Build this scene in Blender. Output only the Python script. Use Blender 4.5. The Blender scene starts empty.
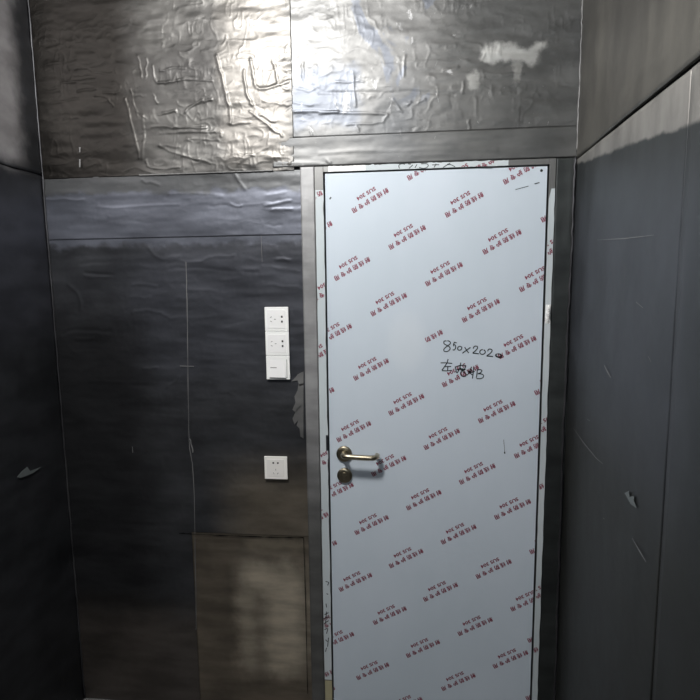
import bpy, bmesh, math, random
import numpy as np
from mathutils import Vector, Matrix
random.seed(7)
SC = bpy.context.scene
COL = SC.collection

# ------------------------------------------------------------------ camera
F, PT, YW, RL = 622.8, 0.14636, 0.12244, -0.01281
CAM = Vector((0.55373, -2.17436, 1.65741))
PX, PY = 346.5, 375.0                      # principal point (the photograph is a crop)
fwd = Vector((-math.sin(YW)*math.cos(PT), math.cos(YW)*math.cos(PT), -math.sin(PT)))
rt = Vector((math.cos(YW), math.sin(YW), 0)); up = rt.cross(fwd)
r2 = rt*math.cos(RL)+up*math.sin(RL); u2 = -rt*math.sin(RL)+up*math.cos(RL)
cd = bpy.data.cameras.new('camera'); cam = bpy.data.objects.new('camera', cd); COL.objects.link(cam)
M = Matrix((r2, u2, -fwd)).transposed().to_4x4(); M.translation = CAM
cam.matrix_world = M
cd.sensor_width = 36; cd.lens = F/700*36; cd.shift_x = (350-PX)/700; cd.shift_y = (PY-350)/700
cd.clip_start = 0.02
SC.camera = cam

# ------------------------------------------------------------------ light
W = bpy.data.worlds.new('world'); SC.world = W; W.use_nodes = True
W.node_tree.nodes['Background'].inputs[0].default_value = (0.6, 0.7, 0.9, 1)
W.node_tree.nodes['Background'].inputs[1].default_value = 0.0
SC.view_settings.view_transform = 'Standard'; SC.view_settings.look = 'None'
SC.view_settings.gamma = 1; SC.view_settings.use_curve_mapping = False
SC.view_settings.exposure = 0.0
def lamp(name, loc, power, radius, color):
    l = bpy.data.lights.new(name, 'POINT'); l.energy = power; l.shadow_soft_size = radius; l.color = color
    o = bpy.data.objects.new(name, l); COL.objects.link(o); o.location = loc; return o
BULB = Vector((-0.08, -1.25, 2.74))
lamp('bulb_or_fill_light', BULB, 114, 0.12, (1.0, 0.985, 0.97))
# added fill light behind the camera to lift the darker lower door
FILL_LOC = Vector((0.55, -3.6, 2.45))
lamp('bulb_or_fill_light', FILL_LOC, 36, 0.045, (0.86, 0.93, 1.0))

# ------------------------------------------------------------------ helpers
def ray(px, py):
    return fwd + r2*((px-PX)/F) - u2*((py-PY)/F)
def back(px, py, y=0.0):                   # photo point -> point on the back wall
    d = ray(px, py); t = (y-CAM.y)/d.y; p = CAM+d*t; return p.x, p.z
def side(px, py, x):                       # photo point -> (y, z) on a side wall
    d = ray(px, py); t = (x-CAM.x)/d.x; p = CAM+d*t; return p.y, p.z

def link(name, me, mat=None, parent=None):
    o = bpy.data.objects.new(name, me); COL.objects.link(o)
    if mat: me.materials.append(mat)
    if parent: o.parent = parent
    return o
def obj(name, bm, mat, parent=None, smooth=False):
    me = bpy.data.meshes.new(name)
    bmesh.ops.recalc_face_normals(bm, faces=bm.faces)
    bm.to_mesh(me); bm.free()
    if smooth:
        for p in me.polygons: p.use_smooth = True
    return link(name, me, mat, parent)
def empty(name, loc=(0, 0, 0)):
    o = bpy.data.objects.new(name, None); COL.objects.link(o); o.location = loc; o.empty_display_size = .05
    return o
def tag(o, label=None, cat=None, group=None, kind=None):
    if label: o['label'] = label
    if cat: o['category'] = cat
    if group: o['group'] = group
    if kind: o['kind'] = kind
    return o
def box(bm, x0, x1, y0, y1, z0, z1, bev=0, seg=2):
    r = bmesh.ops.create_cube(bm, size=1)
    vs = r['verts']
    for v in vs:
        v.co = Vector(((x0+x1)/2+v.co.x*(x1-x0), (y0+y1)/2+v.co.y*(y1-y0), (z0+z1)/2+v.co.z*(z1-z0)))
    if bev:
        es = list({e for v in vs for e in v.link_edges})
        bmesh.ops.bevel(bm, geom=es, offset=bev, segments=seg, profile=.6, affect='EDGES')
def tube(bm, pts, rad, seg=16, flat=1.0, caps=True):
    pts = [Vector(p) for p in pts]; rings = []
    if not hasattr(rad, '__len__'): rad = [rad]*len(pts)
    t0 = (pts[1]-pts[0]).normalized()
    n = t0.orthogonal().normalized()
    if abs(t0.z) < .9: n = Vector((0, 0, 1)) - t0*t0.z; n.normalize()
    for i, p in enumerate(pts):
        a = pts[max(i-1, 0)]; b = pts[min(i+1, len(pts)-1)]
        t = (b-a).normalized(); n = (n-t*n.dot(t)).normalized(); bn = t.cross(n)
        rings.append([bm.verts.new(p+(n*math.cos(2*math.pi*k/seg)+bn*math.sin(2*math.pi*k/seg)*flat)*rad[i]) for k in range(seg)])
    for i in range(len(rings)-1):
        for k in range(seg):
            bm.faces.new((rings[i][k], rings[i][(k+1) % seg], rings[i+1][(k+1) % seg], rings[i+1][k]))
    if caps: bm.faces.new(rings[0]); bm.faces.new(rings[-1])
def lathe_y(bm, cx, cz, prof, seg=48):     # profile of (radius, y) about the y axis
    rings = []
    for r, y in prof:
        rings.append([bm.verts.new((cx+r*math.cos(2*math.pi*k/seg), y, cz+r*math.sin(2*math.pi*k/seg))) for k in range(seg)])
    for i in range(len(rings)-1):
        for k in range(seg):
            bm.faces.new((rings[i][k], rings[i][(k+1) % seg], rings[i+1][(k+1) % seg], rings[i+1][k]))
    bm.faces.new(rings[-1]); bm.faces.new(rings[0])
def smooth_path(pts, n=6):
    P = [Vector(p) for p in pts]; out = []
    for i in range(len(P)-1):
        p0 = P[max(i-1, 0)]; p1 = P[i]; p2 = P[i+1]; p3 = P[min(i+2, len(P)-1)]
        for k in range(n):
            t = k/n
            out.append(.5*((2*p1)+(-p0+p2)*t+(2*p0-5*p1+4*p2-p3)*t*t+(-p0+3*p1-3*p2+p3)*t**3))
    out.append(P[-1]); return out
def ribbon(bm, pts, w, place):             # a drawn stroke; pts in plane units, place(u, v) -> Vector
    n = len(pts)
    if not hasattr(w, '__len__'): w = [w]*n
    L = []; R = []
    for i in range(n):
        a = pts[max(i-1, 0)]; b = pts[min(i+1, n-1)]
        dx, dy = b[0]-a[0], b[1]-a[1]; l = math.hypot(dx, dy) or 1
        nx, ny = -dy/l*w[i]/2, dx/l*w[i]/2
        L.append(bm.verts.new(place(pts[i][0]+nx, pts[i][1]+ny))); R.append(bm.verts.new(place(pts[i][0]-nx, pts[i][1]-ny)))
    for i in range(n-1): bm.faces.new((L[i], R[i], R[i+1], L[i+1]))

# ------------------------------------------------------------------ materials
def new_mat(name):
    m = bpy.data.materials.new(name); m.use_nodes = True
    nt = m.node_tree; b = nt.nodes['Principled BSDF']; return m, nt, b
def plain(name, col, rough=.5, metal=0, spec=.5, coat=0):
    m, nt, b = new_mat(name)
    b.inputs['Base Color'].default_value = (*col, 1); b.inputs['Roughness'].default_value = rough
    b.inputs['Metallic'].default_value = metal; b.inputs['Specular IOR Level'].default_value = spec
    b.inputs['Coat Weight'].default_value = coat
    return m
class NT:
    def __init__(s, nt): s.nt = nt; s.co = nt.nodes.new('ShaderNodeNewGeometry').outputs['Position']
    def map(s, scale, loc=(0, 0, 0)):
        n = s.nt.nodes.new('ShaderNodeMapping'); n.inputs['Scale'].default_value = scale; n.inputs['Location'].default_value = loc
        s.nt.links.new(s.co, n.inputs['Vector']); return n.outputs[0]
    def noise(s, scale, vscale=(1, 1, 1), detail=4, loc=(0, 0, 0), rough=.55, dist=0):
        n = s.nt.nodes.new('ShaderNodeTexNoise'); s.nt.links.new(s.map(vscale, loc), n.inputs['Vector'])
        n.inputs['Scale'].default_value = scale; n.inputs['Detail'].default_value = detail
        n.inputs['Roughness'].default_value = rough; n.inputs['Distortion'].default_value = dist
        return n.outputs['Fac']
    def ramp(s, fac, a, b, lo=0., hi=1.):
        n = s.nt.nodes.new('ShaderNodeMapRange'); n.interpolation_type = 'SMOOTHSTEP'
        s.nt.links.new(fac, n.inputs['Value']); n.inputs['From Min'].default_value = a; n.inputs['From Max'].default_value = b
        n.inputs['To Min'].default_value = lo; n.inputs['To Max'].default_value = hi; return n.outputs[0]
    def math(s, op, a, b=None):
        n = s.nt.nodes.new('ShaderNodeMath'); n.operation = op
        for i, v in enumerate((a, b)):
            if v is None: continue
            if isinstance(v, (int, float)): n.inputs[i].default_value = v
            else: s.nt.links.new(v, n.inputs[i])
        return n.outputs[0]
    def mix(s, fac, a, b, blend='MIX'):
        n = s.nt.nodes.new('ShaderNodeMix'); n.data_type = 'RGBA'; n.blend_type = blend
        for k, v in ((0, fac), (6, a), (7, b)):
            if isinstance(v, tuple): n.inputs[k].default_value = (*v, 1)
            elif isinstance(v, (int, float)): n.inputs[k].default_value = v
            else: s.nt.links.new(v, n.inputs[k])
        return n.outputs[2]
    def xyz(s):
        n = s.nt.nodes.new('ShaderNodeSeparateXYZ'); s.nt.links.new(s.co, n.inputs[0]); return n.outputs
    def link(s, a, b): s.nt.links.new(a, b)

# lead sheet: dull soft metal with oxide clouds; patches = soft-edged areas of other tone, among them oxide and painted gloss
def lead(name, base, oxide, rough=.42, metal=.75, streak=(1, 1, 3), patches=(), vary=.22, bump=.25, shear=0., wobble=.09, specks=None):
    m, nt, b = new_mat(name); N = NT(nt)
    n1 = N.noise(2.2, (1, 1, 1), 5, (3, 1, 2)); n2 = N.noise(5, streak, 4, (7, 2, 5), .5); n3 = N.noise(60, (1, 1, 1), 3, (1, 9, 4))
    c = N.mix(N.ramp(n1, .38, .68), base, oxide)
    X, Y, Z = N.xyz()
    wob = N.math('MULTIPLY', N.math('SUBTRACT', N.noise(14, (1, 1, 1), 4, (5, 5, 5)), .5), wobble)
    Zs = N.math('SUBTRACT', Z, N.math('MULTIPLY', Y, shear))
    for (ax, a0, a1, z0, z1, col, amt, soft) in patches:
        A = N.math('ADD', X if ax == 'x' else Y, wob); B = N.math('ADD', Zs, wob)
        k = N.math('MULTIPLY', N.math('MULTIPLY', N.ramp(A, a0-soft, a0+soft), N.ramp(A, a1-soft, a1+soft, 1, 0)),
                   N.math('MULTIPLY', N.ramp(B, z0-soft, z0+soft), N.ramp(B, z1-soft, z1+soft, 1, 0)))
        c = N.mix(N.math('MULTIPLY', k, amt), c, col)
    v = N.math('ADD', N.ramp(n2, .3, .7, 1-vary, 1+vary*.6), N.math('MULTIPLY', N.math('SUBTRACT', n3, .5), vary*.5))
    if specks:                             # flecks and dabs of old paint and filler
        for (x0, x1, z0, z1, th, col, sc) in specks:
            k = N.math('MULTIPLY', N.math('MULTIPLY', N.ramp(X, x0-.05, x0+.05), N.ramp(X, x1-.05, x1+.05, 1, 0)), N.math('MULTIPLY', N.ramp(Z, z0-.03, z0+.03), N.ramp(Z, z1-.03, z1+.03, 1, 0)))
            k = N.math('MULTIPLY', k, N.ramp(N.noise(sc, (1, 1, .55), 4, (x0, 2, z1), .65, .8), th, th+.05))
            c = N.mix(N.math('MULTIPLY', k, .75), c, col)
    cc = nt.nodes.new('ShaderNodeCombineXYZ'); [N.link(v, cc.inputs[i]) for i in range(3)]
    c = N.mix(1., c, cc.outputs[0], 'MULTIPLY')
    N.link(c, b.inputs['Base Color'])
    N.link(N.ramp(N.math('ADD', N.math('MULTIPLY', n2, .6), N.math('MULTIPLY', n1, .4)), .3, .7, rough-.05, rough+.06), b.inputs['Roughness'])
    b.inputs['Metallic'].default_value = metal
    bp = nt.nodes.new('ShaderNodeBump'); bp.inputs['Strength'].default_value = bump; bp.inputs['Distance'].default_value = .006
    h = N.math('ADD', N.math('MULTIPLY', N.noise(16, (1, 1, 1.6), 3, (2, 8, 3), .45, .3), .16), N.math('MULTIPLY', n3, .12))
    N.link(h, bp.inputs['Height']); N.link(bp.outputs[0], b.inputs['Normal'])
    return m

XL, XR, SEAM = -0.808, 1.051, 2.044
YB, ZC = -4.2, 2.85
BLUE = (.115, .125, .155); GREY = (.125, .125, .12); DARK = (.045, .047, .052); PALE = (.30, .29, .275); BROWN = (.115, .098, .078)
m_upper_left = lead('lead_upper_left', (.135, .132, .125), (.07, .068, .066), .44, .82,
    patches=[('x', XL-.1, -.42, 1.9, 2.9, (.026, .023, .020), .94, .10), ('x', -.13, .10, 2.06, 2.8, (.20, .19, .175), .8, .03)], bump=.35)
m_upper_right = lead('lead_upper_right', (.20, .20, .195), (.125, .13, .135), .49, .75,
    patches=[('x', .12, .34, 2.18, 2.36, (.16, .18, .22), .6, .02), ('x', .6, 1.1, 2.0, 2.9, (.11, .11, .105), .7, .15),
             ('x', .74, .92, 2.352, 2.402, (.50, .50, .48), .95, .012), ('x', .83, .86, 2.29, 2.35, (.36, .36, .34), .6, .008), ('x', .70, .725, 2.27, 2.33, (.40, .40, .38), .6, .008)],
    specks=[(.12, .7, 2.22, 2.6, .635, (.40, .40, .40), 26), (.3, .62, 2.25, 2.6, .56, (.16, .175, .205), 7), (.12, 1.05, 2.06, 2.4, .67, (.42, .42, .41), 36)], bump=.3)
m_lower = lead('lead_lower', (.085, .088, .095), (.05, .052, .058), .42, .7,
    patches=[('x', XL-.1, .3, 1.80, 1.985, (.155, .165, .197), .9, .014), ('x', XL-.1, .3, 1.985, 2.1, (.115, .118, .12), .8, .012),
             ('x', -.5, .3, 1.3, 1.80, (.085, .09, .11), .5, .12),
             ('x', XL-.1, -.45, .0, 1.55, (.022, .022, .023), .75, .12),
             ('x', -.16, .3, .5, .98, (.27, .23, .175), .75, .12), ('x', XL-.1, -.2, -.2, .40, (.14, .12, .105), .7, .10)], bump=.3)  # first brown patch here continues the painted gloss above the joint
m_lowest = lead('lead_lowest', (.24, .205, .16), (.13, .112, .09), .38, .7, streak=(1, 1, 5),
    patches=[('x', -.13, .12, .16, .62, (.70, .62, .49), .9, .06), ('x', -.1, .12, .66, .72, (.36, .315, .24), .8, .03), ('x', -.1, -.03, .1, .5, (.13, .112, .09), .6, .04)], bump=.2)  # brown patches paint the sheet's reflected gloss into its colour
m_strip = lead('lead_strip', (.36, .36, .36), (.26, .26, .26), .5, .5, patches=[('x', -2, 2, -.1, .9, (.12, .12, .115), .9, .2)], bump=.3)
m_strip_dark = lead('lead_strip_dark', (.07, .076, .074), (.045, .05, .05), .5, .7, bump=.25)
m_right_up = lead('lead_right_upper', (.13, .125, .11), (.09, .087, .08), .5, .6, bump=.3, streak=(1, 3, 1))
m_right_low = lead('lead_right_lower', (.054, .06, .062), (.03, .034, .034), .48, .7, streak=(3, 3, 1.2), shear=.095, wobble=.03,
    patches=[('y', -1.2, .1, 2.03, 2.3, (.34, .33, .31), .95, .006), ('y', -1.0, .1, 1.2, 1.92, (.082, .088, .102), .75, .14),
             ('y', -2.0, .1, -.2, 1.3, (.040, .040, .036), .8, .2)], bump=.12, vary=.22)
m_left = lead('lead_left', (.05, .052, .058), (.03, .032, .036), .48, .7,
    patches=[('y', -1.2, -.115, 2.07, 2.9, (.40, .39, .40), .9, .05), ('y', -1.2, .1, 1.5, 2.0, (.07, .073, .09), .7, .1)], bump=.2)
m_bead = lead('lead_bead', (.22, .22, .215), (.14, .14, .14), .5, .6, bump=.2)
m_bead_dark = lead('lead_bead_dim', (.085, .085, .09), (.05, .05, .055), .45, .7, bump=.2)
m_void = plain('dark_joint', (.006, .006, .006), .9, 0, .1)
m_concrete, nt, b = new_mat('concrete'); N = NT(nt)
N.link(N.mix(N.ramp(N.noise(5, detail=6), .3, .7), (.10, .10, .10), (.16, .155, .15)), b.inputs['Base Color']); b.inputs['Roughness'].default_value = .9
m_plaster, nt, b = new_mat('plaster'); N = NT(nt)
N.link(N.mix(N.ramp(N.noise(50, detail=4), .35, .65), (.30, .30, .285), (.44, .44, .42)), b.inputs['Base Color']); b.inputs['Roughness'].default_value = .85
m_scratch = plain('scratch', (.30, .30, .30), .6, .3)
m_scratch_soft = plain('scratch_soft', (.22, .22, .22), .6, .3)
def film(name, col, col2, blotch=True):
    m, nt, b = new_mat(name); N = NT(nt)
    c = N.mix(N.ramp(N.noise(3, (1, 1, .5), 4), .35, .7), col, col2)
    X, Y, Z = N.xyz()
    if blotch:   # a pale oval of glue on the film
        ex, ez = back(407, 342)
        dx = N.math('DIVIDE', N.math('SUBTRACT', X, ex), .075); dz = N.math('DIVIDE', N.math('SUBTRACT', Z, ez), .115)
        d = N.math('ADD', N.math('MULTIPLY', dx, dx), N.math('MULTIPLY', dz, dz))
        c = N.mix(N.ramp(d, .1, 1.3, .22, 0), c, (.80, .84, .86))
    N.link(c, b.inputs['Base Color'])
    N.link(N.ramp(N.noise(7, (6, 1, .6), 3), .3, .7, .48, .56), b.inputs['Roughness'])
    b.inputs['Specular IOR Level'].default_value = .35
    bp = nt.nodes.new('ShaderNodeBump'); bp.inputs['Strength'].default_value = .07; bp.inputs['Distance'].default_value = .003
    N.link(N.noise(12, (3, 1, .4), 3), bp.inputs['Height']); N.link(bp.outputs[0], b.inputs['Normal'])
    return m
m_film = film('door_film', (.62, .69, .76), (.58, .655, .72))
m_film2 = film('frame_film', (.60, .65, .67), (.52, .58, .60), False)
m_film_white = plain('white_tape', (.85, .85, .83), .4)
m_steel = plain('bare_steel', (.20, .20, .195), .45, .8)
m_edge = plain('leaf_edge', (.012, .013, .018), .6, .2)
m_red = plain('red_print', (.22, .025, .055), .5)
m_ink = plain('black_marker', (.012, .02, .022), .4)
m_brass, nt, b = new_mat('brushed_nickel_brass'); N = NT(nt)
b.inputs['Base Color'].default_value = (.42, .37, .27, 1); b.inputs['Metallic'].default_value = 1; b.inputs['Roughness'].default_value = .3
m_brass_dark = plain('aged_brass', (.33, .29, .21), .34, 1)
m_white = plain('white_plastic', (.93, .94, .92), .3)
m_white2 = plain('white_insert', (.90, .90, .89), .32)
m_warm = plain('warm_white_plastic', (.92, .90, .85), .3)
m_warm2 = plain('warm_white_insert', (.85, .83, .79), .32)
m_hole = plain('socket_hole', (.01, .012, .012), .7)
m_slot = plain('socket_shutter', (.30, .30, .28), .6)
m_paint = plain('ochre_primer', (.42, .38, .24), .5)

# ------------------------------------------------------------------ crumpled sheet
rng = np.random.default_rng(3)
def vnoise(u, v, cell_u, cell_v, seed):
    r = np.random.default_rng(seed); G = r.random((64, 64))
    a = u/cell_u+seed*3.7; c = v/cell_v+seed*1.3
    i = np.floor(a).astype(int); j = np.floor(c).astype(int); fa = a-i; fc = c-j
    fa = fa*fa*(3-2*fa); fc = fc*fc*(3-2*fc)
    g = lambda x, y: G[x % 64, y % 64]
    return (g(i, j)*(1-fa)+g(i+1, j)*fa)*(1-fc)+(g(i, j+1)*(1-fa)+g(i+1, j+1)*fa)*fc-.5
def sheet(name, O, U, V, Nn, u0, u1, v0, v1, mat, parent, res=.006, amp=.0012, folds=(), thick=.003, base=.002, seed=1, holes=None, edge=None, nz=(.16, .05), ridge=0.):
    """O origin, U V in-plane axes, Nn normal; folds: (polyline in (u, v), height, width)"""
    nu = max(2, int((u1-u0)/res)); nv = max(2, int((v1-v0)/res))
    uu, vv = np.meshgrid(np.linspace(u0, u1, nu+1), np.linspace(v0, v1, nv+1), indexing='ij')
    h = amp*(1.6*vnoise(uu, vv, nz[0], nz[1], seed)+1.0*vnoise(uu, vv, nz[0]*.4, nz[1]*.4, seed+1)+.35*vnoise(uu, vv, .02, .012, seed+2))
    if ridge:                              # crumples: sharp little ridges in clumps
        wu = .02*vnoise(uu, vv, .05, .05, seed+5); wv = .02*vnoise(uu, vv, .05, .05, seed+6)
        for k, (cu, cv) in enumerate(((.055, .022), (.03, .012), (.016, .045))):
            n = vnoise(uu+wu, vv+wv, cu, cv, seed+7+k)
            m = np.clip(vnoise(uu, vv, .10, .07, seed+11+k)*3+.15, 0, 1)
            h = h+ridge*m*np.clip(1-np.abs(n)*7, 0, 1)**2*(1, .7, .8)[k]
    for pl, hh, w in folds:
        d2 = np.full(uu.shape, 9.)
        fade = np.ones(uu.shape)
        for (a, b_) in zip(pl[:-1], pl[1:]):
            ax, ay = a; bx, by = b_; L2 = (bx-ax)**2+(by-ay)**2+1e-9
            t = np.clip(((uu-ax)*(bx-ax)+(vv-ay)*(by-ay))/L2, 0, 1)
            d2 = np.minimum(d2, (uu-ax-t*(bx-ax))**2+(vv-ay-t*(by-ay))**2)
        h = h+hh*np.exp(-d2/(w*w))
    h = base+thick+h
    vv2 = vv.copy()
    if edge is not None: vv2 = edge(uu, vv)
    P = (np.array(O)[None, None, :]+uu[..., None]*np.array(U)+vv2[..., None]*np.array(V)+h[..., None]*np.array(Nn)).reshape(-1, 3)
    idx = np.arange((nu+1)*(nv+1)).reshape(nu+1, nv+1)
    faces = [(int(idx[i, j]), int(idx[i+1, j]), int(idx[i+1, j+1]), int(idx[i, j+1])) for i in range(nu) for j in range(nv)
             if holes is None or not holes((uu[i, j]+uu[i+1, j])/2, (vv[i, j]+vv[i, j+1])/2)]
    # skirt down to the wall so the sheet has its thickness
    ring = [idx[i, 0] for i in range(nu)]+[idx[nu, j] for j in range(nv)]+[idx[i, nv] for i in range(nu, 0, -1)]+[idx[0, j] for j in range(nv, 0, -1)]
    verts = [tuple(p) for p in P]; k0 = len(verts); nn = np.array(Nn)
    hf = h.reshape(-1)
    for r in ring: verts.append(tuple(P[r]-nn*(hf[r]-.0005)))
    n = len(ring); sk = [(int(ring[i]), int(k0+i), int(k0+(i+1) % n), int(ring[(i+1) % n])) for i in range(n)]
    me = bpy.data.meshes.new(name); me.from_pydata(verts, [], faces+(sk if holes is None else [])); me.update()
    me.polygons.foreach_set('use_smooth', [True]*len(faces)+[False]*(len(sk) if holes is None else 0))
    bm = bmesh.new(); bm.from_mesh(me); bmesh.ops.recalc_face_normals(bm, faces=bm.faces); bm.to_mesh(me); bm.free()
    return link(name, me, mat, parent)
def bf(pts, h, w, oy=0):                   # folds run a little crooked
    P = smooth_path([Vector((*back(*p), 0)) for p in pts], 4)
    return ([(p.x+random.gauss(0, .0022), p.y+random.gauss(0, .0022)) for p in P], h*.00055, w*.00062)

# ------------------------------------------------------------------ door measures
DL, DR, DT = 0.2222, 0.9547, 2.0257        # leaf edges and top
FL, FR, FT = DL-.036, DR+.0265, DT+.024    # outer edge of the frame

# ------------------------------------------------------------------ setting
def struct(name, bm, mat, parent=None, smooth=False):
    o = obj(name, bm, mat, parent, smooth)
    if parent is None: o['kind'] = 'structure'
    return o
bm = bmesh.new()
box(bm, XL-.15, FL, 0, .15, 0, ZC); box(bm, FR, XR+.15, 0, .15, 0, ZC); box(bm, FL, FR, 0, .15, FT, ZC)
wall_back = struct('wall_back', bm, m_void)
bm = bmesh.new(); box(bm, XL-.15, XL, YB, -.0005, 0, ZC); wall_left = struct('wall_left', bm, m_void)
bm = bmesh.new(); box(bm, XR, XR+.15, YB, -.0005, 0, ZC); wall_right = struct('wall_right', bm, m_void)
bm = bmesh.new(); box(bm, XL-.15, XR+.15, YB-.15, YB, 0, ZC); wall_front = struct('wall_front', bm, m_left)
bm = bmesh.new(); box(bm, XL-.15, XR+.15, YB-.15, .15, -.1, 0); struct('floor', bm, m_concrete)
bm = bmesh.new(); box(bm, XL-.15, XR+.15, YB-.15, .15, ZC, ZC+.1); struct('ceiling', bm, m_concrete)

# ---- lead sheets of the back wall (x along u, z along v, facing -y)
BO, BU, BV, BN = (0, 0, 0), (1, 0, 0), (0, 0, 1), (0, -1, 0)
def zr(px): return lambda x, y: (px[0]+x/3.889, px[1]+y/3.889)
A1 = zr((0, 50)); A2 = zr((160, 50)); A3 = zr((320, 50)); A4 = zr((0, 220)); A5 = zr((170, 220)); A6 = zr((170, 520))
def Z(tr, pts, h, w): return bf([tr(*p) for p in pts], h, w)
ul = [Z(A1, [(250,130),(370,118)], 3, 5), Z(A1, [(305,165),(380,152)], 3, 5), Z(A1, [(200,208),(310,195)], 2.5, 5),
  Z(A1, [(490,190),(520,310),(548,420)], 3.5, 7), Z(A1, [(510,150),(535,260)], 2.5, 5), Z(A1, [(595,60),(612,125),(660,125)], 3.5, 5),
  Z(A1, [(540,30),(552,110)], 3, 5), Z(A1, [(575,40),(570,110)], 3, 5), Z(A1, [(640,250),(690,240)], 3, 5), Z(A1, [(570,430),(590,458),(700,460)], 3, 5),
  Z(A1, [(370,180),(410,185),(445,220)], 3, 5), Z(A1, [(400,165),(450,170),(475,145),(440,130)], 2.5, 5), Z(A1, [(350,80),(440,95)], 2, 5),
  Z(A1, [(535,240),(565,265)], 3, 5), Z(A1, [(590,300),(700,302)], 2, 5), Z(A1, [(180,60),(300,40)], 2, 6), Z(A1, [(600,180),(615,210)], 3, 5),
  Z(A1, [(250,270),(310,265)], 2, 5), Z(A1, [(620,370),(700,380)], 2, 6), Z(A1,[(560,260),(560,420)],2.5,8),
  Z(A2, [(228,30),(240,100),(268,200),(280,285)], 5, 8), Z(A2, [(328,80),(345,170),(362,215)], 4.5, 7), Z(A2, [(353,40),(368,120),(390,155),(500,128)], 4, 8),
  Z(A2, [(0,130),(70,122)], 3, 5), Z(A2, [(70,115),(210,125)], 3, 5), Z(A2, [(100,242),(150,205),(200,198)], 4, 6), Z(A2, [(60,300),(180,305)], 3.5, 6),
  Z(A2, [(350,240),(420,290),(440,312),(480,330)], 3.5, 6), Z(A2, [(270,290),(350,285)], 2.5, 5), Z(A2, [(440,50),(462,130)], 3, 7),
  Z(A2, [(280,408),(370,415)], 3, 5), Z(A2, [(0,325),(220,320),(240,332)], 2.5, 6), Z(A2, [(390,250),(445,282)], 3, 6), Z(A2, [(0,80),(100,70)], 3, 5),
  Z(A2, [(0,250),(60,240)], 3, 5), Z(A2, [(0,370),(60,400),(200,440)], 2.5, 6), Z(A2, [(100,345),(230,350)], 2, 6), Z(A2,[(400,200),(500,215)],2,7), Z(A2,[(420,380),(300,440)],2,8)]
for i in range(34):
    px = random.uniform(130, 290); py = random.uniform(60, 165); a = random.gauss(0, .35) if random.random() < .6 else random.gauss(1.4, .3); l = random.uniform(4, 12)
    ul.append(bf([(px, py), (px+l*math.cos(a), py+l*math.sin(a))], random.uniform(.8, 1.8)*random.choice((1, 1, -1)), random.uniform(3.5, 6)))
XJ = 0.1165; XJ2 = back(273, 150)[0]
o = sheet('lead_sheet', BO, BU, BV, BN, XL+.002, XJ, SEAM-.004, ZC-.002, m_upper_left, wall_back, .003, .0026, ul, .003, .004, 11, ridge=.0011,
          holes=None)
ur = [Z(A2, [(520,205),(600,215)], 2, 5), Z(A2, [(525,242),(690,238)], 3.5, 6), Z(A2, [(520,150),(600,160)], 2, 5), Z(A2, [(585,318),(592,342)], 3, 5), Z(A2, [(555,50),(555,110)], 3, 6),
  Z(A3, [(0,245),(240,248),(252,265),(230,280),(100,292)], 3, 6), Z(A3, [(0,345),(230,340)], 3, 6), Z(A3, [(480,335),(560,328),(700,335)], 3.5, 6),
  Z(A3, [(60,130),(170,125)], 2.5, 4), Z(A3, [(130,90),(137,220)], 2.5, 5), Z(A3, [(330,30),(325,100)], 3, 5), Z(A3, [(0,172),(350,168),(520,172)], -2, 8),
  Z(A3, [(480,80),(540,70)], 2.5, 6), Z(A3, [(345,215),(355,205)], 3, 4), Z(A3, [(380,208),(410,195)], 3, 4), Z(A3, [(580,275),(582,320)], 2.5, 4),
  Z(A3, [(555,130),(556,170)], 2.5, 5), Z(A3, [(285,190),(320,245)], 2.5, 4), Z(A3, [(140,380),(420,390)], 1.5, 12), Z(A3, [(145,300),(155,320)], 3, 5),
  Z(zr((500,50)), [(0,100),(90,96)], 2.5, 5), Z(zr((500,50)), [(0,165),(60,165)], 1.5, 5), Z(zr((500,50)), [(110,318),(230,305)], 2.5, 4)]
for i in range(36):
    px = random.uniform(295, 570); py = random.uniform(60, 160); a = random.gauss(0, .2) if random.random() < .8 else 1.5; l = random.uniform(5, 26)
    ur.append(bf([(px, py), (px+l*math.cos(a), py+l*math.sin(a))], random.uniform(.5, 1.5)*random.choice((1, 1, -1)), random.uniform(3.5, 7)))
sheet('lead_sheet', BO, BU, BV, BN, XJ-.004, XR-.002, 2.148, ZC-.002, m_upper_right, wall_back, .0035, .0018, ur, .003, .0025, 23, ridge=.0009)
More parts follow.
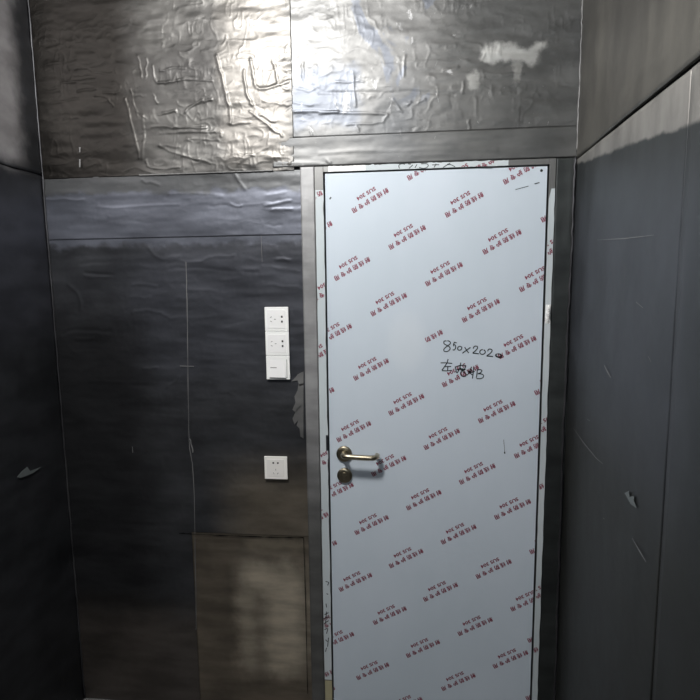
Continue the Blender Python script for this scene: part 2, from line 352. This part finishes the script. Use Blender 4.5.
# band over the door, lapping under the upper sheet
sheet('lead_strip', BO, BU, BV, BN, XJ2, XR-.002, FT+.002, 2.1478, m_upper_right, wall_back, .005, .0012,
      [Z(A3, [(0,400),(690,385)], 1.6, 8), Z(A2,[(650,430),(665,440)],5,5), Z(A2, [(460,440),(640,445)], 2, 5)], .003, .0050, 29, nz=(.3, .03))
lo = [Z(A4, [(330,206),(440,211)], -4, 6), Z(A4, [(335,216),(440,219)], 2.5, 5), Z(A4, [(515,250),(610,256)], 2.5, 6), Z(A4, [(510,300),(580,300)], 2, 6),
  Z(A4, [(515,360),(560,350),(600,352),(650,372)], 2.5, 6), Z(A4, [(250,440),(320,425),(430,436)], -3, 10), Z(A4, [(300,462),(370,460)], 2.5, 6),
  Z(A4, [(560,577),(615,573)], 3, 6), Z(A4, [(580,110),(620,150),(700,140)], 2, 8), Z(A4, [(270,250),(310,290),(320,350)], 2.5, 9),
  Z(A4, [(320,170),(430,165)], -2, 8), Z(A4, [(330,100),(430,105)], 1.5, 7), Z(A4,[(350,630),(600,632)],1.5,7), Z(A4,[(650,650),(700,615)],2.5,6),
  Z(A5, [(415,152),(470,155)], 3.5, 7), Z(A5, [(0,155),(110,165),(160,140),(250,142)], 2, 6), Z(A5, [(0,190),(100,185),(340,205)], -1.8, 8),
  Z(A5, [(380,250),(500,258)], 1.5, 6), Z(A5, [(360,180),(500,200)], 1.3, 8), Z(A5, [(70,270),(180,280)], 1.5, 7), Z(A5, [(200,470),(340,465)], 1.2, 7),
  Z(A5, [(0,380),(180,375)], 1.5, 9), Z(A5,[(200,660),(250,680)],2,6),
  Z(A1, [(180,580),(330,585)], 2, 6), Z(A1, [(380,612),(700,602)], 1.5, 6), Z(A1,[(560,510),(620,525)],2.5,8), Z(A2,[(280,602),(320,608)],2.5,5), Z(A2,[(410,605),(510,585)],2.5,7), Z(A2,[(440,622),(515,620)],3,6),
  Z(A2,[(40,560),(240,565)],1.5,7), Z(A2,[(285,470),(330,540)],2,8)]
for i in range(46):
    px = random.uniform(60, 300); py = random.uniform(180, 400); l = random.uniform(6, 30); a = random.gauss(0, .1)
    lo.append(bf([(px, py), (px+l*math.cos(a), py+l*math.sin(a))], random.uniform(.4, 1.2)*random.choice((1, 1, -1)), random.uniform(4, 8)))
XS0 = back(303.5, 300)[0]
ZJ = back(250, 534)[1]
XQ = back(196, 600)[0]
ll = [Z(A6, [(100,85),(340,110)], -2.5, 14), Z(A6, [(160,212),(290,222)], -2, 6), Z(A6, [(115,290),(190,293)], -2, 7), Z(A6, [(480,265),(525,268)], -2.5, 7),
      Z(A6, [(190,440),(260,435)], -2, 7), Z(A6, [(150,540),(210,545)], 2, 10), Z(A6, [(0,438),(95,436)], -2, 5), Z(A6, [(270,385),(330,382)], -1.5, 9)]
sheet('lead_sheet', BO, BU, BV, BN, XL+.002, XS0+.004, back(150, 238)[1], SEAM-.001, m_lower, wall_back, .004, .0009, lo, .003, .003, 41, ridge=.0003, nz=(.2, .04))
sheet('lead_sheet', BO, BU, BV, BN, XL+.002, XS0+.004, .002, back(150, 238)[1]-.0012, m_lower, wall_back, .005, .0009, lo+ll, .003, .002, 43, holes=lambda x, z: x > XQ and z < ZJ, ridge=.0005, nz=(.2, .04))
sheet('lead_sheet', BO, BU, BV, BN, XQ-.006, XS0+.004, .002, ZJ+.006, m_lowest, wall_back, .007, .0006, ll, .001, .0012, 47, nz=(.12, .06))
# strips of lead round the door
sheet('lead_strip', BO, BU, BV, BN, XS0, FL-.001, .002, FT+.001, m_strip, wall_back, .005, .0012,
      [bf([(307, 200), (308, 640)], 1.2, 4), bf([(314, 240), (316, 690)], -1, 4)], .003, .005, 61, nz=(.05, .2))
sheet('lead_strip', BO, BU, BV, BN, FR+.001, XR-.002, .002, FT+.001, m_strip_dark, wall_back, .006, .0012, [bf([(571,170),(562,690)],1.5,4)], .003, .003, 67, nz=(.05, .2))

# joints, beads and smears of the back wall
def bead(pts, r, mat, parent, jit=.001, name='lead_bead', n=8):
    P = smooth_path(pts, n); P = [p+Vector((random.gauss(0, jit), 0, 0)) for p in P]
    bm = bmesh.new(); tube(bm, P, [r*random.uniform(.75, 1.25) for _ in P], 8); return obj(name, bm, mat, parent, True)
bead([(XR-.012+random.gauss(0, .002), -.008, z) for z in np.linspace(.01, 2.05, 14)], .0042, m_bead_dark, wall_back)
bead([(XR-.006, -.010, z) for z in np.linspace(2.07, ZC-.01, 8)], .004, m_bead, wall_back)
bead([(XL+.008, -.011, z) for z in np.linspace(.01, ZC-.01, 16)], .0032, m_bead_dark, wall_back, .0006)
bead([(x, -.009, SEAM-.002) for x in np.linspace(XL+.37, XJ2, 12)], .0030, m_bead, wall_back, .0005)

def bplace(y): return lambda u, v: Vector((u, y, v))
def bpoly(pts, y, th=.0012):              # irregular flat smear traced on the back wall
    bm = bmesh.new(); vs = [bm.verts.new((*[back(*p)[0]], y, back(*p)[1])) for p in pts]
    f = bm.faces.new(vs); r = bmesh.ops.extrude_face_region(bm, geom=[f])
    for v in r['geom']:
        if isinstance(v, bmesh.types.BMVert): v.co.y -= th
    return bm
for q in ([(298,374),(304,371),(304,384),(300,386),(298,380),(292,381),(296,377)], [(299,384),(304,383),(304,404),(299,408),(296,412),(293,409),(296,402),(295,396),(298,390)],
          [(297,409),(300,406),(304,404),(304,438),(301,436),(300,428),(297,425),(299,419),(295,424),(293,418)]):
    tag(obj('torn_lead_edge', bpoly(q, -.0085, .001), m_bead, wall_back), 'torn light grey edge of lead strip')
def seam(pts, w, y):
    bm = bmesh.new(); P = smooth_path([Vector((*back(*p), 0)) for p in pts], 8)
    ribbon(bm, [(p.x, p.y+random.gauss(0, .0004)) for p in P], [w*random.uniform(.5, 1.3) for _ in P], bplace(y)); return obj('joint_line', bm, m_void, wall_back)
seam([(180,532.5),(196,533.5),(230,535),(270,536.5),(304,537)], .004, -.0068)
seam([(304,537),(306,600),(308,692)], .0022, -.0098)
bm = bmesh.new()
def stroke(bm, pts, w, y, wob=0.):
    P = smooth_path([Vector((*back(*p), 0)) for p in pts], 5); P = [(p.x+random.gauss(0, wob), p.y+random.gauss(0, wob)) for p in P]
    ribbon(bm, P, [w*random.uniform(.6, 1.3) for _ in P], bplace(y))
stroke(bm, [(187,262),(188,300),(189,366),(190,440),(194,470),(196,533)], .0022, -.0105, .0006)
stroke(bm, [(196,536),(197,600),(197,628)], .0022, -.0105, .0005)
stroke(bm, [(191,438),(194,452)], .005, -.0105, .001); stroke(bm, [(181,365.5),(195,366)], .002, -.0105)
stroke(bm, [(82,148),(82,153)], .006, -.0145); stroke(bm, [(82,160),(82,168)], .006, -.0145)
stroke(bm, [(133.5,446),(134,452)], .0025, -.0095)
stroke(bm, [(262,236),(263,262)], .0012, -.011)
obj('scratch_marks', bm, m_scratch_soft, wall_back)

# ---- right wall (u = -y from the corner, v = z, facing -x)
RO, RU, RV, RN = (XR, 0, 0), (0, -1, 0), (0, 0, 1), (-1, 0, 0)
def sf(pts, h, w, x): return ([(-side(p[0], p[1], x)[0], side(p[0], p[1], x)[1]) for p in pts], h*.001, w*.001)
def gap(uu, vv):                           # the upper sheet lifts clear of the lower one towards the room
    g = np.clip((uu-.03)/.45, 0, 1)*.0075
    return vv+g*np.clip(1-(vv-SEAM)/.3, 0, 1)
ru = [sf([(624,101),(629,97)], 3.5, 6, XR), sf([(641,80),(645,75)], 3, 6, XR), sf([(655,66),(668,60)], 2, 12, XR)]
sheet('lead_sheet', RO, RU, RV, RN, .012, 3.4, SEAM+.0005, ZC-.002, m_right_up, wall_right, .012, .002, ru, .003, .004, 71, edge=gap, nz=(.3, .3))
YJ = .88
sheet('lead_sheet', RO, RU, RV, RN, .006, YJ, .002, SEAM-.001, m_right_low, wall_right, .009, .0012, [], .003, .002, 73, nz=(.15, .5))
sheet('lead_sheet', RO, RU, RV, RN, YJ+.002, 3.4, .002, SEAM-.001, m_right_low, wall_right, .02, .0014, [], .003, .001, 79, nz=(.15, .5))
bm = bmesh.new()
def rstroke(pts, w, x=XR-.0075):
    P = [side(p[0], p[1], x) for p in pts]; n = max(2, len(P))
    ribbon(bm, P, [w*(.4 if i in (0, n-1) else 1) for i in range(n)], lambda u, v: Vector((x, u, v)))
rstroke([(573.5,428),(583,442),(596,458),(603,464)], .003); rstroke([(632,538),(640,552),(646,562)], .004)
rstroke([(597,240),(625,238.5),(654,235)], .002); rstroke([(636,302),(643,308)], .003); rstroke([(604,365),(607,371),(611,378)], .006)
rstroke([(587,419),(590,421)], .004); rstroke([(648,356),(651,362)], .003); rstroke([(603,518),(604.5,519)], .004)
obj('scratch_marks', bm, m_scratch_soft, wall_right)
bm = bmesh.new(); x = XR-.0078
vs = [bm.verts.new((x, *side(p[0], p[1], x))) for p in [(625,493),(629,491),(629.5,497),(634,496),(634,501),(636.5,508),(631,504)]]
f = bm.faces.new(vs); r = bmesh.ops.extrude_face_region(bm, geom=[f])
for v in r['geom']:
    if isinstance(v, bmesh.types.BMVert): v.co.x -= .001
m_flake = plain('lead_flake', (.16, .18, .18), .5, .4)
tag(obj('plaster_smear', bm, m_flake, wall_right), 'small grey flake mark')

# ---- left wall (u = -y, v = z, facing +x)
LO, LU, LV, LN = (XL, 0, 0), (0, -1, 0), (0, 0, 1), (1, 0, 0)
sheet('lead_sheet', LO, LU, LV, LN, .012, 3.4, SEAM+.01, ZC-.002, m_left, wall_left, .012, .0022, [], .003, .004, 83, nz=(.1, .1))
sheet('lead_sheet', LO, LU, LV, LN, .006, 3.4, .002, SEAM+.008, m_left, wall_left, .014, .0016,
      [sf([(36,240),(40,280)], 2, 8, XL), sf([(10,302),(36,297)], 1.5, 6, XL)], .003, .002, 89, nz=(.1, .2))
bm = bmesh.new(); x = XL+.009
vs = [bm.verts.new((x, *side(p[0], p[1], x))) for p in [(17,477),(22,471),(27,467),(30,471),(41,467),(33,473),(26,476),(20,478)]]
f = bm.faces.new(vs); r = bmesh.ops.extrude_face_region(bm, geom=[f])
for v in r['geom']:
    if isinstance(v, bmesh.types.BMVert): v.co.x += .001
tag(obj('plaster_smear', bm, m_flake, wall_left), 'small pale scrape')

# ------------------------------------------------------------------ the door
door = tag(empty('door_1', (0, 0, 0)), 'stainless steel door under pale blue printed protective film', kind='structure')
YF = -.010                                 # frame face
YD = -.008                                 # leaf face
bm = bmesh.new()
for (a, b_, c, d) in ((FL, DL-.006, 0, FT), (DR+.006, FR, 0, FT), (DL-.006, DR+.006, DT+.005, FT)):
    box(bm, a, b_, YF, .12, c, d, .001, 1)
frame = obj('door_frame', bm, m_steel, door)
bm = bmesh.new(); box(bm, DL-.006, DR+.006, .03, .06, 0.002, DT+.005); obj('door_stop', bm, m_edge, frame)
# film on the frame: left, right and top strips, each ending short of the corner
zl = back(320, 190.5)[1]; zrt = back(551, 189)[1]
bm = bmesh.new()
def filmstrip(bm, x0, x1, z0, z1, y, chamf=0, wob=.0008, n=60, axis='z'):
    y1 = y-.0006
    vs0 = []; vs1 = []
    for k in range(n+1):
        t = k/n
        if axis == 'z':
            z = z0+(z1-z0)*t; c = chamf*max(0, (z-(z1-.03))/.03)
            vs0.append(bm.verts.new((x0+c+random.gauss(0, wob*.4), y1, z))); vs1.append(bm.verts.new((x1+random.gauss(0, wob), y1, z)))
        else:
            x = x0+(x1-x0)*t
            vs0.append(bm.verts.new((x, y1, z0+random.gauss(0, wob*.3)))); vs1.append(bm.verts.new((x, y1, z1+random.gauss(0, wob))))
    for k in range(n): bm.faces.new((vs0[k], vs1[k], vs1[k+1], vs0[k+1]))
    r = bmesh.ops.extrude_face_region(bm, geom=list(bm.faces))
    for v in r['geom']:
        if isinstance(v, bmesh.types.BMVert): v.co.y += .0005
bm = bmesh.new(); filmstrip(bm, FL+.002, DL-.0063, back(330, 678)[1], zl, YF); tag(obj('frame_film', bm, m_film2, frame), 'pale protective film on left jamb')
bm = bmesh.new(); filmstrip(bm, DR+.0065, FR-.001, .004, zrt, YF, .008); tag(obj('frame_film', bm, m_film2, frame), 'pale protective film on right jamb')
x0 = back(328.5, 168)[0]; x1 = back(508, 166)[0]; xm = back(366, 168)[0]
bm = bmesh.new(); filmstrip(bm, xm, x1, DT+.0058, FT-.001, YF, axis='x'); tag(obj('frame_film', bm, m_film2, frame), 'pale film on the head of the frame')
bm = bmesh.new(); filmstrip(bm, x0, xm-.0005, DT+.0058, FT-.0005, YF, axis='x', n=20); tag(obj('tape_strip', bm, m_film_white, frame), 'white tape strip on the frame head')
bm = bmesh.new(); filmstrip(bm, FL+.003, DL-.0065, .004, back(330, 679)[1], YF, n=10); tag(obj('primer_patch', bm, m_paint, frame), 'ochre patch at foot of jamb')
# latch keep in the left jamb
zk0, zk1 = back(327, 450)[1], back(327, 434.5)[1]
bm = bmesh.new(); box(bm, DL-.0125, DL-.0055, YF-.0012, YF+.01, zk0, zk1, .0005, 1); tag(obj('strike_plate', bm, m_edge, frame), 'black strike slot')

# leaf
bm = bmesh.new(); box(bm, DL, DR, YD, .028, .006, DT, .0012, 2)
leaf = obj('door_leaf', bm, m_film, door)
bm = bmesh.new(); cx, cz = back(541, 171)
lathe_y(bm, cx, cz, [(.0045, YD+.001), (.0045, YD-.0006)], 20); tag(obj('screw_hole', bm, m_hole, leaf), 'black screw hole')

# printed film
def text_mesh(s, size, spacing=1.0, off=0.0):
    cu = bpy.data.curves.new('t', 'FONT'); cu.body = s; cu.size = size; cu.align_x = 'CENTER'; cu.align_y = 'CENTER'
    cu.space_character = spacing; cu.offset = off; cu.resolution_u = 2
    o = bpy.data.objects.new('t', cu); COL.objects.link(o); bpy.context.view_layer.update()
    me = bpy.data.meshes.new_from_object(o.evaluated_get(bpy.context.evaluated_depsgraph_get()))
    bpy.data.objects.remove(o); bpy.data.curves.remove(cu); return me
ANG = math.radians(180+28.6)
GLY = []
for k, ch in enumerate('射线防护专用'):
    me = text_mesh(ch, .0185, 1, 0)
    xs = [v.co.x for v in me.vertices]; ys = [v.co.y for v in me.vertices]
    cx, cy = (min(xs)+max(xs))/2, (min(ys)+max(ys))/2
    for du, dv in ((-.0007, 0), (.0007, .0005), (0, -.0005)):
        GLY.append(([((v.co.x-cx)*1.04+du+(k-2.5)*.0242, (v.co.y-cy)*1.04+dv) for v in me.vertices], [tuple(p.vertices) for p in me.polygons], k, dv*.12))
me = text_mesh('SUS 304', .0175, 1.0, 0)
xs = [v.co.x for v in me.vertices]; ys = [v.co.y for v in me.vertices]
cx, cy = (min(xs)+max(xs))/2, (min(ys)+max(ys))/2; sx = .070/(max(xs)-min(xs))
for du, dv in ((-.0007, 0), (.0007, .0006), (0, -.0006)):
    GLY.append(([((v.co.x-cx)*sx+.001+du, v.co.y-cy-.0265+dv) for v in me.vertices], [tuple(p.vertices) for p in me.polygons], 6, dv*.12))
def imprint(bm, px, py, rect, y, skip=None):
    x, z = back(px, py); ca, sa = math.cos(ANG), math.sin(ANG)
    x0, x1, z0, z1 = rect
    for (vs, fs, gi, dy) in GLY:
        if skip and gi in skip: continue
        P = [(x+a*ca-b_*sa, z+a*sa+b_*ca) for a, b_ in vs]
        if max(p[0] for p in P) < x0 or min(p[0] for p in P) > x1 or max(p[1] for p in P) < z0 or min(p[1] for p in P) > z1: continue
        V = [bm.verts.new((p[0], y+dy, p[1])) for p in P]; G = list(V)
        for f in fs:
            try: G.append(bm.faces.new([V[i] for i in f]))
            except ValueError: pass
        G = [g for g in V]+list({f for v in V for f in v.link_faces})+list({e for v in V for e in v.link_edges})
        for co, no in (((x0, 0, 0), (-1, 0, 0)), ((x1, 0, 0), (1, 0, 0)), ((0, 0, z0), (0, 0, -1)), ((0, 0, z1), (0, 0, 1))):
            if any((Vector(v.co)-Vector(co)).dot(Vector(no)) > 0 for v in [g for g in G if isinstance(g, bmesh.types.BMVert)]):
                r = bmesh.ops.bisect_plane(bm, geom=G, plane_co=co, plane_no=no, clear_outer=True)
                G = [g for g in r['geom'] if g.is_valid]
                G = list(set(G) | {g for g in r['geom_cut'] if g.is_valid})
PR = [(370.4,200.8),(407.3,237.5),(352.4,269),(315,233.4),(426.1,167.9),(464.1,205.1),(501.7,242.1),(443.9,274.2),(522.6,171.7),(560.3,209.7),
 (388.9,304.5),(334.7,334.8),(371.3,369.1),(317.6,397.7),(480.6,310.5),(538.3,279.8),(516.9,347.1),(460.3,375.6),(406.4,404.2),(354.1,431.1),
 (388.9,465.4),(337.1,491.8),(441.7,438.7),(496.5,411.7),(532.5,446.9),(477.1,473.3),(553.1,383.4),(512.3,508.5),(371.8,524.1),(423.8,499.3),
 (320.9,549.1),(406.2,557.5),(355.7,581.2),(440.5,591.0),(458.5,533.5),(493.4,568),(547.4,543.1),(528.2,600.6),(389.9,614.4),(475,625.4),
 (423,647.5),(372.9,669.9),(510.2,658.1),(458.3,680.7),(338.2,639.6),(319.5,693),(406,704),(545,632),(543,690),(492,716),(355,728)]
bm = bmesh.new(); R = (DL+.0006, DR-.0006, .01, DT-.0006)
for p in PR: imprint(bm, p[0], p[1], R, YD-.0004)
imprint(bm, 424.5, 341, R, YD-.0004, skip=(3, 4, 5, 6))
tag(obj('red_film_print', bm, m_red, leaf), 'upside-down red lettering repeated over the film')
bm = bmesh.new(); R = (FL+.003, DL-.007, .02, zl-.002)
for p in [(331,290),(318,356),(333,457),(318,518),(335,620),(319,676),(317,196)]: imprint(bm, p[0], p[1], R, YF-.0012)
R = (DR+.007, FR-.002, .02, zrt-.002)
for p in [(553,250),(546,427),(541,593),(531,490),(526,652),(537,325)]: imprint(bm, p[0], p[1], R, YF-.0012)
R = (x0, x1, DT+.006, FT-.002)
for p in [(462,178),(494,160)]: imprint(bm, p[0], p[1], R, YF-.0012)
tag(obj('red_film_print', bm, m_red, frame), 'red lettering on the frame film')

# handwriting with a marker
def hand(bm, pts, w=.0034, y=YD-.0009, tr=lambda x, yy: (430+x/7.78, 325+yy/7.78), n=5):
    P = smooth_path([Vector((*back(*tr(*p)), 0)) for p in pts], n); ribbon(bm, [(p.x, p.y) for p in P], w, bplace(y))
bm = bmesh.new()
for s in ([(128,122),(110,124),(108,142),(128,155),(150,168),(155,185),(138,202),(116,204),(106,192),(118,174),(140,158),(158,140),(152,126),(134,120)],
    [(190,130),(182,150),(184,164)], [(184,150),(196,156),(198,176),(188,192),(176,190)], [(190,132),(206,138)],
    [(232,162),(218,170),(214,186),(226,194),(242,188),(246,172),(234,163)],
    [(268,170),(282,192),(300,216)], [(314,172),(285,192),(250,218)],
    [(334,182),(344,164),(364,164),(368,178),(352,198),(332,216),(352,218),(378,222)],
    [(408,188),(390,196),(386,214),(402,226),(422,220),(428,204),(416,190)],
    [(446,202),(456,186),(476,188),(480,202),(462,222),(440,238),(460,240),(488,242)]): hand(bm, s)
for s in ([(518,222),(508,234),(520,246),(545,250),(556,240),(546,226),(522,222)], [(512,236),(530,248),(552,244)]): hand(bm, s, .0042)
for s in ([(82,292),(120,292),(172,296)], [(140,262),(132,290),(112,322),(92,348)], [(112,322),(164,320)], [(138,322),(136,352)], [(92,352),(130,354),(170,350)],
    [(196,322),(200,345),(204,368)], [(192,325),(235,312),(274,314),(270,336),(262,352)], [(238,290),(232,325),(222,352),(208,372)], [(230,330),(252,345),(264,352)],
    [(232,340),(258,360),(280,380),(270,398),(245,392),(236,375),(246,355),(270,345)], [(205,345),(250,338),(275,345)],
    [(290,352),(308,366),(326,386)], [(326,346),(305,366),(286,388)], [(322,322),(312,345),(300,368),(325,364),(346,358)], [(338,325),(334,370),(328,414)],
    [(366,342),(364,375),(358,408)], [(362,350),(385,344),(402,352),(392,368),(372,376),(398,378),(414,388),(410,406),(390,414),(360,414)]): hand(bm, s, .0032)
t2 = lambda x, y: (x, y)
hand(bm, [(515,190),(528,186.5)], .0018, tr=t2); hand(bm, [(534,184.3),(539,183)], .0028, tr=t2); hand(bm, [(330,199.5),(331.5,197.5)], .004, tr=t2)
hand(bm, [(503.3,439),(504.5,452)], .0012, tr=t2); hand(bm, [(504.2,451),(504.5,453)], .004, tr=t2)
tag(obj('handwritten_note', bm, m_ink, leaf), 'black marker handwriting of the door size')
bm = bmesh.new(); YM = YF-.0014
for s in ([(399.5,169),(399,166),(402,164.3),(405,165)], [(409,169),(413,165.5)], [(415,168.5),(417,165)], [(419,168),(424,169),(428,167),(427,164.5),(421,164.5)],
          [(432,165.5),(439,165.3)], [(436,164.5),(434,168)], [(443,168),(449,165),(455,167.5)], [(447,165),(450,164)], [(462,168.2),(472,167.5)], [(478,168),(492,168.4)], [(408,164.5),(411,164.8)]):
    hand(bm, s, .0022, YM, t2)
for s in ([(326,580),(329,581),(328,584)], [(327,592),(328.5,593)], [(326.5,602),(327,606)], [(325,613),(329,611)], [(324,617),(330,615)], [(327,610),(326,622)], [(324.5,622),(329,619)],
          [(325,628),(328,627),(327,632)], [(326,638),(328,640)], [(327,646),(326,650)], [(329,636),(328,645)]):
    hand(bm, s, .003, YM, t2)
tag(obj('handwritten_note', bm, m_ink, frame), 'black marker scribble on the frame film')

# crumpled film tab on the right jamb
bm = bmesh.new()
c = back(547.5, 314)
N_ = 12; V = []
for i in range(N_+1):
    row = []
    for j in range(N_+1):
        u = c[0]-.009+.017*i/N_; v = c[1]-.032+.064*j/N_
        k = math.sin(math.pi*i/N_)*math.sin(math.pi*j/N_)
        row.append(bm.verts.new((u, YF-.001-.009*k-.0035*k*math.sin(j*1.9+i*.7), v)))
    V.append(row)
for i in range(N_):
    for j in range(N_): bm.faces.new((V[i][j], V[i+1][j], V[i+1][j+1], V[i][j+1]))
tag(obj('crumpled_film', bm, m_film_white, frame), 'crumpled bulge of film at the hinge')
# flush dents pulled into the film of the leaf beside it
# lever handle: rose, neck and returned lever
hx, hz = back(344.6, 453)
hd = obj('door_handle', (lambda bm: (lathe_y(bm, hx, hz, [(.0285, YD), (.0285, YD-.006), (.0268, YD-.0088), (.018, YD-.0095), (.012, YD-.0095)]), bm)[1])(bmesh.new()), m_brass_dark, door, True)
tag(hd, 'round rose of the lever handle')
xe = back(378, 455)[0]; hz += .004
bm = bmesh.new()
P = [(hx, YD-.008, hz), (hx, YD-.026, hz), (hx+.001, YD-.040, hz), (hx+.007, YD-.051, hz), (hx+.020, YD-.055, hz), (hx+.05, YD-.055, hz-.0015),
     (xe-.030, YD-.055, hz-.003), (xe-.014, YD-.053, hz-.003), (xe-.005, YD-.046, hz-.003), (xe-.001, YD-.034, hz-.004), (xe-.001, YD-.016, hz-.004)]
tube(bm, smooth_path(P, 6), .0095, 20)
tag(obj('lever', bm, m_brass, hd, True), 'satin brass lever with returned end')
lx, lz = back(345, 474.5)
bm = bmesh.new(); lathe_y(bm, lx, lz, [(.0275, YD), (.0275, YD-.006), (.0257, YD-.0085), (.016, YD-.009)])
lk = tag(obj('lock_rose', bm, m_brass_dark, door, True), 'round keyhole rose under the handle')
bm = bmesh.new(); lathe_y(bm, lx, lz+.005, [(.0085, YD-.0085), (.0085, YD-.0125), (.0075, YD-.0135)], 24); box(bm, lx-.005, lx+.005, YD-.0125, YD-.0085, lz-.016, lz+.004, .002, 2)
cy_ = obj('lock_cylinder', bm, m_brass, lk)

# ------------------------------------------------------------------ switch and sockets (86 mm plates)
def hole(parent, x, z, w, h, ang, mat, y, name='pin_slot'):
    bm = bmesh.new(); box(bm, -w/2, w/2, -.0010, .0006, -h/2, h/2, .0003, 1)
    bmesh.ops.rotate(bm, verts=bm.verts, cent=(0, 0, 0), matrix=Matrix.Rotation(ang, 3, 'Y'))
    bmesh.ops.translate(bm, verts=bm.verts, vec=(x, y, z)); return obj(name, bm, mat, parent)
def plate(name, x0, z1, label, cat, group, turned, kind, mw, mi, y0=-.0085, rot=0):
    S = .0855; t = empty(name, (x0+S/2, y0, z1-S/2)); tag(t, label, cat, group)
    h = S/2
    bm = bmesh.new(); box(bm, -h, h, -.0085, 0.0, -h, h, .0022, 3); obj('face_plate', bm, mw, t)
    k = .033
    if kind == 'socket':
        bm = bmesh.new(); box(bm, -k, k, -.0095, -.004, -k, k, .0008, 2); ins = obj('insert', bm, mi, t)
        R = (lambda a, b_: (b_, -a)) if turned else (lambda a, b_: (a, b_))
        ra = math.pi/2 if turned else 0
        # upright layout: flat pair above, angled trio below
        for sx in (-1, 1):
            a, b_ = R(sx*.0085, .0195); hole(t, a, b_, .0058 if not turned else .0068, .0058, ra, m_hole, -.0097)
        a, b_ = R(.000, -.0055); hole(t, a, b_, .0022, .007, ra, m_slot, -.0097)
        for sx in (-1, 1):
            a, b_ = R(sx*.0075, -.0195); hole(t, a, b_, .0022, .007, ra+sx*math.radians(30)*(1), m_slot, -.0097)
    else:
        bm = bmesh.new(); box(bm, -k+.002, k-.003, -.0095, -.003, -k-.002, k+.001, .001, 2)
        for v in bm.verts:                 # rocker pressed in at the top, standing out at the foot
            if v.co.y < -.006: v.co.y += .003*(v.co.z/k)-.0015
        bmesh.ops.rotate(bm, verts=bm.verts, cent=(0, 0, 0), matrix=Matrix.Rotation(math.radians(1.5), 3, 'Y'))
        rk = obj('rocker', bm, mi, t)
        bm = bmesh.new(); box(bm, -.027, -.004, -.0116, -.0106, -.0008, .0022, .0003, 1); tag(obj('indicator_mark', bm, m_slot, t), 'grey indicator bar')
        bm = bmesh.new(); box(bm, -.030, .034, -.0089, -.0083, -.0375, -.0352); box(bm, .0318, .0336, -.0089, -.0083, -.0352, .030); obj('rocker_shadow', bm, m_slot, t)  # grey strips standing in for the shadow along the rocker's edges
    return t
sx0, sz = back(265.5, 306.9)
g = 'white plates stacked left of the door'
plate('power_socket', sx0, sz, 'white wall socket with sideways pin holes, topmost of the three stacked plates', 'socket', g, True, 'socket', m_white, m_white2)
plate('power_socket', sx0, sz-.0865, 'white wall socket with sideways pin holes, between the top socket and the switch', 'socket', g, True, 'socket', m_white, m_white2)
plate('light_switch', sx0, sz-.173, 'white rocker light switch at the bottom of the stacked plates', 'light switch', g, False, 'switch', m_white, m_white2)
sx1, sz1 = back(265.2, 455.2)
plate('power_socket', sx1, sz1, 'separate white five-hole wall socket alone at door handle height', 'socket', None, False, 'socket', m_warm, m_warm2)
